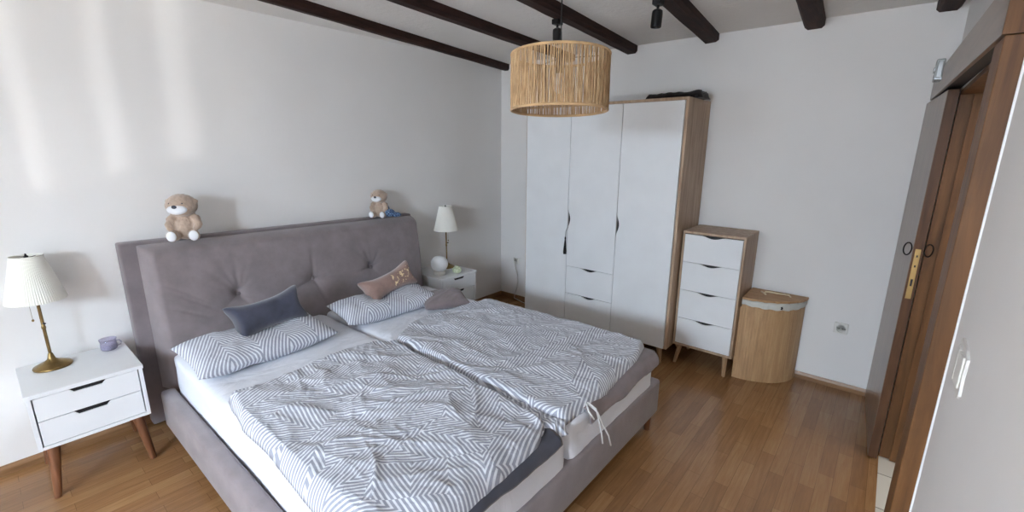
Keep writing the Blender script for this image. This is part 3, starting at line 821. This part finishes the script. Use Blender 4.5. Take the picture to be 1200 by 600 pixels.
duvet('rumpled grey and white striped duvet on the near half of the bed',
      [(1.10, -3.10), (1.11, -2.95), (1.08, -2.6), (1.09, -2.42), (1.16, -2.25)],
      [(2.345, -3.05), (2.355, -2.85), (2.35, -2.62), (2.345, -2.47), (2.295, -2.33)],
      [(1.10, -3.10), (1.35, -3.13), (1.6, -3.13), (1.9, -3.145), (2.15, -3.15), (2.345, -3.05)],
      [(1.16, -2.25), (1.45, -2.275), (1.7, -2.29), (2.0, -2.30), (2.2, -2.31), (2.295, -2.33)], 1.0, 0.060, drop)
duvet('flatter grey and white striped duvet on the far half of the bed',
      [(1.14, -2.235), (1.04, -2.08), (0.99, -1.90), (1.03, -1.70), (1.07, -1.5), (1.10, -1.36)],
      [(2.33, -2.25), (2.345, -2.0), (2.335, -1.75), (2.32, -1.5), (2.28, -1.34)],
      [(1.14, -2.235), (1.45, -2.25), (1.7, -2.262), (2.0, -2.275), (2.2, -2.275), (2.33, -2.25)],
      [(1.10, -1.36), (1.4, -1.34), (1.8, -1.33), (2.1, -1.33), (2.28, -1.34)], 6.0, 0.056, drop, 0.42)

# blankets at the foot ----------------------------------------------
def drape(name, label, m, y0, y1, x0, prof, seed, th=0.008):
    """prof(u)-> list of (x,z) path; v across y"""
    path = poly_curve([(x, 0, z) for x, z in prof])
    def top(u, v):
        q = path(u); y = y0+(y1-y0)*v
        s = u
        return Vector((q.x+0.010*s*fbm(y*5, 1, seed), y+0.012*fbm(u*3, y*4, seed), q.z+0.006*fbm(q.x*6, y*7, seed)+0.004+0.022*s*s*fbm(y*3, 4, seed)))
    def bot(u, v):
        p = top(u, v); e = min(1, min(u, 1-u, v, 1-v)*20)
        return p-Vector((th*0.5*e if u > 0.6 else 0, 0, th*e if u <= 0.6 else th*e*0.5))
    bm = closed_cloth(50, 60, top, bot, lambda u, v: (u, v))
    return tag(obj(name, bm, m, smooth=True), label, 'blanket')
drape('blanket', 'taupe blanket peeking out under the far duvet at the bed foot', M['taupe'], -2.10, -1.33, 1.9,
      [(1.95, 0.509), (2.15, 0.509), (2.31, 0.509), (2.345, 0.498), (2.366, 0.47), (2.372, 0.435)], 3.0)
drape('blanket', 'charcoal blanket sticking out under the near duvet at the bed foot', M['darkcloth'], -3.08, -2.33, 1.9,
      [(1.95, 0.509), (2.15, 0.509), (2.31, 0.509), (2.345, 0.503), (2.366, 0.488), (2.374, 0.465)], 8.0)

# loose ribbons of the far duvet cover
bm = bmesh.new()
tube(bm, [(2.35, -2.10, 0.545), (2.385, -2.085, 0.52), (2.392, -2.06, 0.45), (2.392, -2.03, 0.37), (2.395, -2.02, 0.315)], 0.004, 6)
tube(bm, [(2.35, -2.10, 0.54), (2.388, -2.075, 0.50), (2.394, -2.03, 0.42), (2.398, -1.97, 0.33), (2.40, -1.945, 0.265)], 0.004, 6)
tube(bm, [(2.35, -2.11, 0.545), (2.375, -2.13, 0.525), (2.39, -2.105, 0.48)], 0.004, 6)
tag(obj('cover_ribbon', bm, M['string'], smooth=True), 'white tie ribbons hanging over the bed foot from the far duvet', 'ribbon')
# frilly hem of rumpled cotton between the two duvets
bm = bmesh.new()
def hem(u, v):
    x = 2.02+0.34*u; y = -2.34+0.10*v
    z = 0.512+0.030*math.sin(PI*v)*(1-0.4*u)+0.014*fbm(x*12, y*16, 2)+0.004*math.sin(u*40+3*math.sin(v*5))
    if x > 2.32: z -= (x-2.32)*1.1
    return Vector((x+0.01*math.sin(v*9+u*8), y+0.012*math.sin(u*24), z))
bm = closed_cloth(90, 26, hem, lambda u, v: hem(u, v)-Vector((0, 0, 0.008)), lambda u, v: (u*0.4, v*0.12))
tag(obj('crumpled_cloth', bm, M['stripep'], smooth=True), 'crumpled striped cloth edge in the gap between the two duvets', 'cloth')

# pillows ------------------------------------------------------------
def pillow(W, L, Hh, seed, dent=None, k=0.05, n=60, wr=0.006):
    def tb(sgn):
        def f(u, v):
            a, b = 2*u-1, 2*v-1
            x = W/2*a*(1-k*(1-b*b)); y = L/2*b*(1-k*(1-a*a))
            t = ((1-a**4)**0.55)*((1-b**4)**0.55) if abs(a) < 1 and abs(b) < 1 else 0.0
            z = sgn*Hh/2*t*(1+0.25*fbm(x*5, y*5, seed))
            if t > 0: z += sgn*wr*(1-abs(fbm(x*9+y*5, y*6, seed+3))*2)*t
            if dent and sgn > 0:
                z -= dent[2]*math.exp(-((x-dent[0])**2+(y-dent[1])**2)/dent[3]**2)*t
            return Vector((x, y, z))
        return f
    return closed_cloth(n, n, tb(1), tb(-1), lambda u, v: (W*u, L*v))
def place(o, loc, rot): o.location = loc; o.rotation_euler = rot; return o
p1 = obj('pillow', pillow(0.40, 0.73, 0.135, 2.0, (-0.06, 0.0, 0.03, 0.16)), M['stripep'], smooth=True)
place(tag(p1, 'striped pillow on the near half under the charcoal bone cushion', 'pillow', 'striped pillows'), (0.645, -2.785, 0.572), (0, 0.10, 0.03))
p2 = obj('pillow', pillow(0.33, 0.72, 0.13, 5.0, (-0.04, 0.0, 0.045, 0.10)), M['stripep'], smooth=True)
place(tag(p2, 'striped pillow on the far half under the brown bone cushion', 'pillow', 'striped pillows'), (0.64, -1.945, 0.572), (0, 0.12, -0.08))
p3 = obj('cushion', pillow(0.30, 0.33, 0.085, 7.0), M['taupe'], smooth=True)
place(tag(p3, 'small plain taupe cushion at the right edge of the bed', 'cushion'), (0.83, -1.585, 0.548), (0, 0.05, -0.5))

def bone(Ln, seed, he=0.10, hm=0.062, T=0.12, n=56):
    """bone-shaped cushion: long axis y, cross axis z', thickness x'"""
    def tb(sgn):
        def f(u, v):
            a, b = 2*u-1, 2*v-1        # a along, b across
            hh = hm+(he-hm)*(abs(a)**2.6)
            y = Ln/2*a*(1-0.20*(1-b*b)*a*a-0.05*b**6)
            z = hh*b*(1-0.16*abs(a)**8)
            t = (max(0, 1-a**8)**0.5)*(max(0, 1-b**4)**0.5)
            x = sgn*T/2*t*(0.85+0.15*abs(a))*(1+0.12*fbm(y*8, z*8, seed))
            return Vector((x, y, z))
        return f
    return closed_cloth(n, n, tb(1), tb(-1), lambda u, v: (u, v))
b1 = obj('bone_cushion', bone(0.44, 1.0, he=0.126, hm=0.080, T=0.155), M['charcoal'], smooth=True)
place(tag(b1, 'charcoal blue bone-shaped plush cushion on the near striped pillow', 'cushion', 'bone-shaped cushions'), (0.575, -2.70, 0.692), (0.10, -0.42, 0.02))
b2 = obj('bone_cushion', bone(0.47, 3.0, he=0.112, hm=0.066, T=0.14), M['brownplush'], smooth=True)
place(tag(b2, 'brown bone-shaped plush cushion with gold print on the far striped pillow', 'cushion', 'bone-shaped cushions'), (0.56, -1.865, 0.680), (0.20, -0.45, 0.0))
def printpatch(u, v):
    a = 0.02+0.80*u; b = -0.62+1.3*v
    hh = 0.066+(0.112-0.066)*(abs(a)**2.6); y = 0.47/2*a*(1-0.20*(1-b*b)*a*a-0.05*b**6); z = hh*b*(1-0.16*abs(a)**8)
    t = (max(0, 1-a**8)**0.5)*(max(0, 1-b**4)**0.5)
    return Vector((0.14/2*t*(0.85+0.15*abs(a))*(1+0.12*fbm(y*8, z*8, 3.0))+0.0015, y, z))
pp = obj('gold_print', grid_surface(24, 24, printpatch), M['goldprint'], b2, smooth=True); pp['label'] = 'shiny gold printed patches'

# ================================================================== teddy bears
def fur(o, vox, amp):
    r = o.modifiers.new('r', 'REMESH'); r.mode = 'VOXEL'; r.voxel_size = vox; r.use_smooth_shade = True
    s = o.modifiers.new('s', 'SMOOTH'); s.factor = 0.5; s.iterations = 4
    tx = D.textures.new('fur', 'CLOUDS'); tx.noise_scale = 0.012
    d = o.modifiers.new('d', 'DISPLACE'); d.texture = tx; d.strength = amp; d.mid_level = 0.5
def teddy(label, loc, rotz, lean=0.0, head_turn=0.0, plaid=False):
    r = thing('teddy_bear', label, 'teddy bear', loc, rotz, 'teddy bears on the headboard')
    # local: faces +x, seated, z up
    bm = bmesh.new()
    sphere(bm, (0, 0, 0.065), (0.048, 0.054, 0.066))                    # torso
    hc_ = Vector((0.008, 0.0, 0.178)); Rh = Matrix.Rotation(head_turn, 3, 'Z')
    sphere(bm, hc_, (0.062, 0.070, 0.060))                                # head
    for s in (-1, 1):
        p = hc_+Rh@Vector((-0.004, s*0.062, 0.020)); sphere(bm, p, (0.012, 0.016, 0.015))
        # arms
        sphere(bm, (0.012, s*0.052, 0.102), (0.022, 0.024, 0.030)); sphere(bm, (0.026, s*0.062, 0.082), (0.020, 0.019, 0.026)); sphere(bm, (0.036, s*0.056, 0.066), (0.017, 0.016, 0.018))
        # legs forward
        sphere(bm, (0.040, s*0.040, 0.026), (0.044, 0.025, 0.025)); sphere(bm, (0.070, s*0.046, 0.030), (0.020, 0.026, 0.030))
    ob = obj('body', bm, M['bear'], r); fur(ob, 0.005, 0.007)
    bm = bmesh.new(); m0 = hc_+Rh@Vector((0.050, 0, -0.016)); sphere(bm, m0, (0.024, 0.046, 0.025), rot=Rh); obj('muzzle', bm, M['bearwhite'], r, smooth=True)
    bm = bmesh.new(); sphere(bm, hc_+Rh@Vector((0.073, 0, 0.000)), (0.006, 0.012, 0.009), rot=Rh); obj('nose', bm, M['navy'], r, smooth=True)
    for s in (-1, 1):
        bm = bmesh.new(); sphere(bm, (0.086, s*0.047, 0.031), (0.009, 0.021, 0.026)); obj('foot_pad', bm, M['bearwhite'], r, smooth=True)
        bm = bmesh.new(); sphere(bm, hc_+Rh@Vector((0.055, s*0.030, 0.016)), 0.0032); obj('eye', bm, M['navy'], r, smooth=True)
    if plaid:
        bm = bmesh.new(); sphere(bm, (0.012, 0.085, 0.040), (0.045, 0.050, 0.034)); sphere(bm, (0.0, 0.14, 0.024), (0.035, 0.045, 0.020)); sphere(bm, (-0.01, 0.055, 0.07), (0.04, 0.022, 0.035))
        q = obj('plaid_cloth', bm, M['plaid'], r); fur(q, 0.005, 0.006)
    return r
teddy('brown teddy bear with white muzzle and feet, sitting left on the headboard', (0.150, -2.925, 1.106), -0.45, head_turn=-0.25).scale = (1.1, 1.1, 1.1)
teddy('smaller looking brown teddy bear with blue plaid cloth, right on the headboard', (0.140, -1.62, 1.090), -0.95, head_turn=-0.1, plaid=True).scale = (0.92, 0.92, 0.92)

# ================================================================== pendant lamp
pc = Vector((2.005, -1.885, 0))
pl = thing('pendant_lamp', 'round jute string drum pendant lamp hanging above the bed', 'pendant lamp', (pc.x, pc.y, 1.80))
R0 = 0.218; HS = 0.235
def tiltc(bm):
    bmesh.ops.rotate(bm, verts=bm.verts, cent=(0, 0, HS), matrix=Matrix.Rotation(-0.045, 3, Vector((math.cos(0.697), math.sin(0.697), 0))))
bm = bmesh.new(); random.seed(3)
ns_ = 236
for k in range(ns_):
    a = 2*PI*(k+random.uniform(-0.35, 0.35))/ns_
    a2 = a+random.uniform(-0.012, 0.012)
    rr = R0+random.uniform(-0.002, 0.002); w_ = random.uniform(0.0021, 0.0032)
    P0 = Vector((rr*math.cos(a), rr*math.sin(a), 0.0)); P1 = Vector((rr*math.cos(a2), rr*math.sin(a2), HS))
    tube(bm, [P0, (P0+P1)/2+Vector((random.uniform(-.001, .001), random.uniform(-.001, .001), 0)), P1], w_, 5)
tiltc(bm); obj('lamp_shade', bm, M['jutes'], pl)
for z in (0.0, HS):
    bm = bmesh.new(); tube(bm, torus_pts((0, 0, z), R0, R0, 96), 0.006, 8, closed=True); tiltc(bm); obj('rim', bm, M['jute'], pl, smooth=True)
bm = bmesh.new()
for k in range(3):
    a = 2*PI*k/3+0.5; tube(bm, [(0, 0, HS-0.012), (R0*math.cos(a), R0*math.sin(a), HS-0.004)], 0.002, 6)
obj('spider', bm, M['blackmetal'], pl)
bm = bmesh.new(); lathe_closed(bm, [(0.02, HS-0.075), (0.021, HS-0.01), (0.016, HS+0.01), (0.006, HS+0.03)], seg=24); obj('bulb_holder', bm, M['blackmetal'], pl, smooth=True, angle=40)
bm = bmesh.new(); lathe_closed(bm, [(0.008, 0.075), (0.024, 0.085), (0.03, 0.105), (0.024, 0.135), (0.014, 0.155), (0.013, 0.165)], seg=24); obj('bulb', bm, M['white'], pl, smooth=True)
bm = bmesh.new(); tube(bm, [(0, 0, HS+0.02), (0, 0, H-1.80-0.02)], 0.0028, 8); obj('cord', bm, M['blackmetal'], pl)
bm = bmesh.new(); lathe_closed(bm, [(0.012, H-1.80-0.045), (0.045, H-1.80-0.025), (0.05, H-1.80)], seg=32); obj('ceiling_rose', bm, M['blackmetal'], pl, smooth=True, angle=40)

# spotlights --------------------------------------------------------
def spot(label, loc, tilt):
    r = thing('spotlight', label, 'spotlight', loc, 0, 'black ceiling spotlights')
    obj('mount', B((-0.022, 0.022, -0.03, 0.03, -0.03, 0.0), bev=0.004), M['blackmetal'], r)
    bm = bmesh.new(); tube(bm, [(0, 0, -0.03), (0, 0, -0.055)], 0.007, 10); obj('arm', bm, M['blackmetal'], r, smooth=True)
    bm = bmesh.new(); lathe_closed(bm, [(0.018, 0.0), (0.026, -0.006), (0.028, -0.02), (0.028, -0.085), (0.025, -0.087), (0.023, -0.078)], seg=32)
    bmesh.ops.rotate(bm, verts=bm.verts, cent=(0, 0, 0), matrix=Matrix.Rotation(tilt, 3, 'Y'))
    bmesh.ops.translate(bm, verts=bm.verts, vec=(0, 0, -0.05)); obj('lamp_head', bm, M['blackmetal'], r, smooth=True, angle=40)
    return r
spot('black cylinder spotlight on the beam just above the jute pendant shade', (1.515, -1.21, 2.394), -0.05)
spot('black cylinder spotlight beside the beam that ends above the black bag on the wardrobe', (2.145, -1.20, 2.394), 0.05)

# ================================================================== light
world = D.worlds.new('sky'); bpy.context.scene.world = world; world.use_nodes = True
bg = world.node_tree.nodes['Background']
bg.inputs[0].default_value = (0.72, 0.84, 1.0, 1); bg.inputs[1].default_value = 1.0
def area(name, loc, rot, sx, sy, power, col):
    l = D.lights.new(name, 'AREA'); l.shape = 'RECTANGLE'; l.size = sx; l.size_y = sy; l.energy = power; l.color = col
    o = D.objects.new(name, l); COL.objects.link(o); o.location = loc; o.rotation_euler = rot; return o
def aim(o, target):
    d = Vector(target)-o.location; o.rotation_euler = d.to_track_quat('-Z', 'Y').to_euler(); return o
aim(area('sky_daylight', (1.9, YF-1.0, 2.75), (0, 0, 0), 4.6, 2.2, 2800, (0.76, 0.88, 1.0)), (1.5, -3.4, 0.6))
aim(area('sunlit_ground_bounce', (1.9, YF-1.3, -0.3), (0, 0, 0), 4.8, 2.4, 1750, (1.0, 0.94, 0.87)), (1.4, -3.4, 2.4))
area('hall_fill', (4.1, -1.6, 2.4), (0, 0, 0), 1.0, 1.6, 15, (1.0, 0.93, 0.82))  # unseen fill lamp added so the closed hall is not dark
# sun reflected upward from low outside, as a narrow spot
sl = D.lights.new('reflected_sun', 'SPOT'); sl.energy = 6500; sl.spot_size = math.radians(6.2); sl.spot_blend = 0.05; sl.shadow_soft_size = 0.07; sl.color = (1.0, 0.95, 0.86)
so_ = D.objects.new('reflected_sun', sl); COL.objects.link(so_)
so_.location = (7.95, -19.3, -2.18)
aim(so_, (1.18, -6.3, 1.40))

# ================================================================== camera
cam = D.cameras.new('camera'); co = D.objects.new('camera', cam); COL.objects.link(co)
cam.sensor_width = 36; cam.lens = 15.7814; cam.clip_start = 0.02
co.location = (3.2273, -3.67695, 1.63); co.rotation_euler = (1.335462, -0.007010, 0.697093)
sc = bpy.context.scene; sc.camera = co
sc.view_settings.view_transform = 'Standard'; sc.view_settings.look = 'None'
sc.view_settings.exposure = 0.06; sc.view_settings.gamma = 1.0; sc.view_settings.use_curve_mapping = False
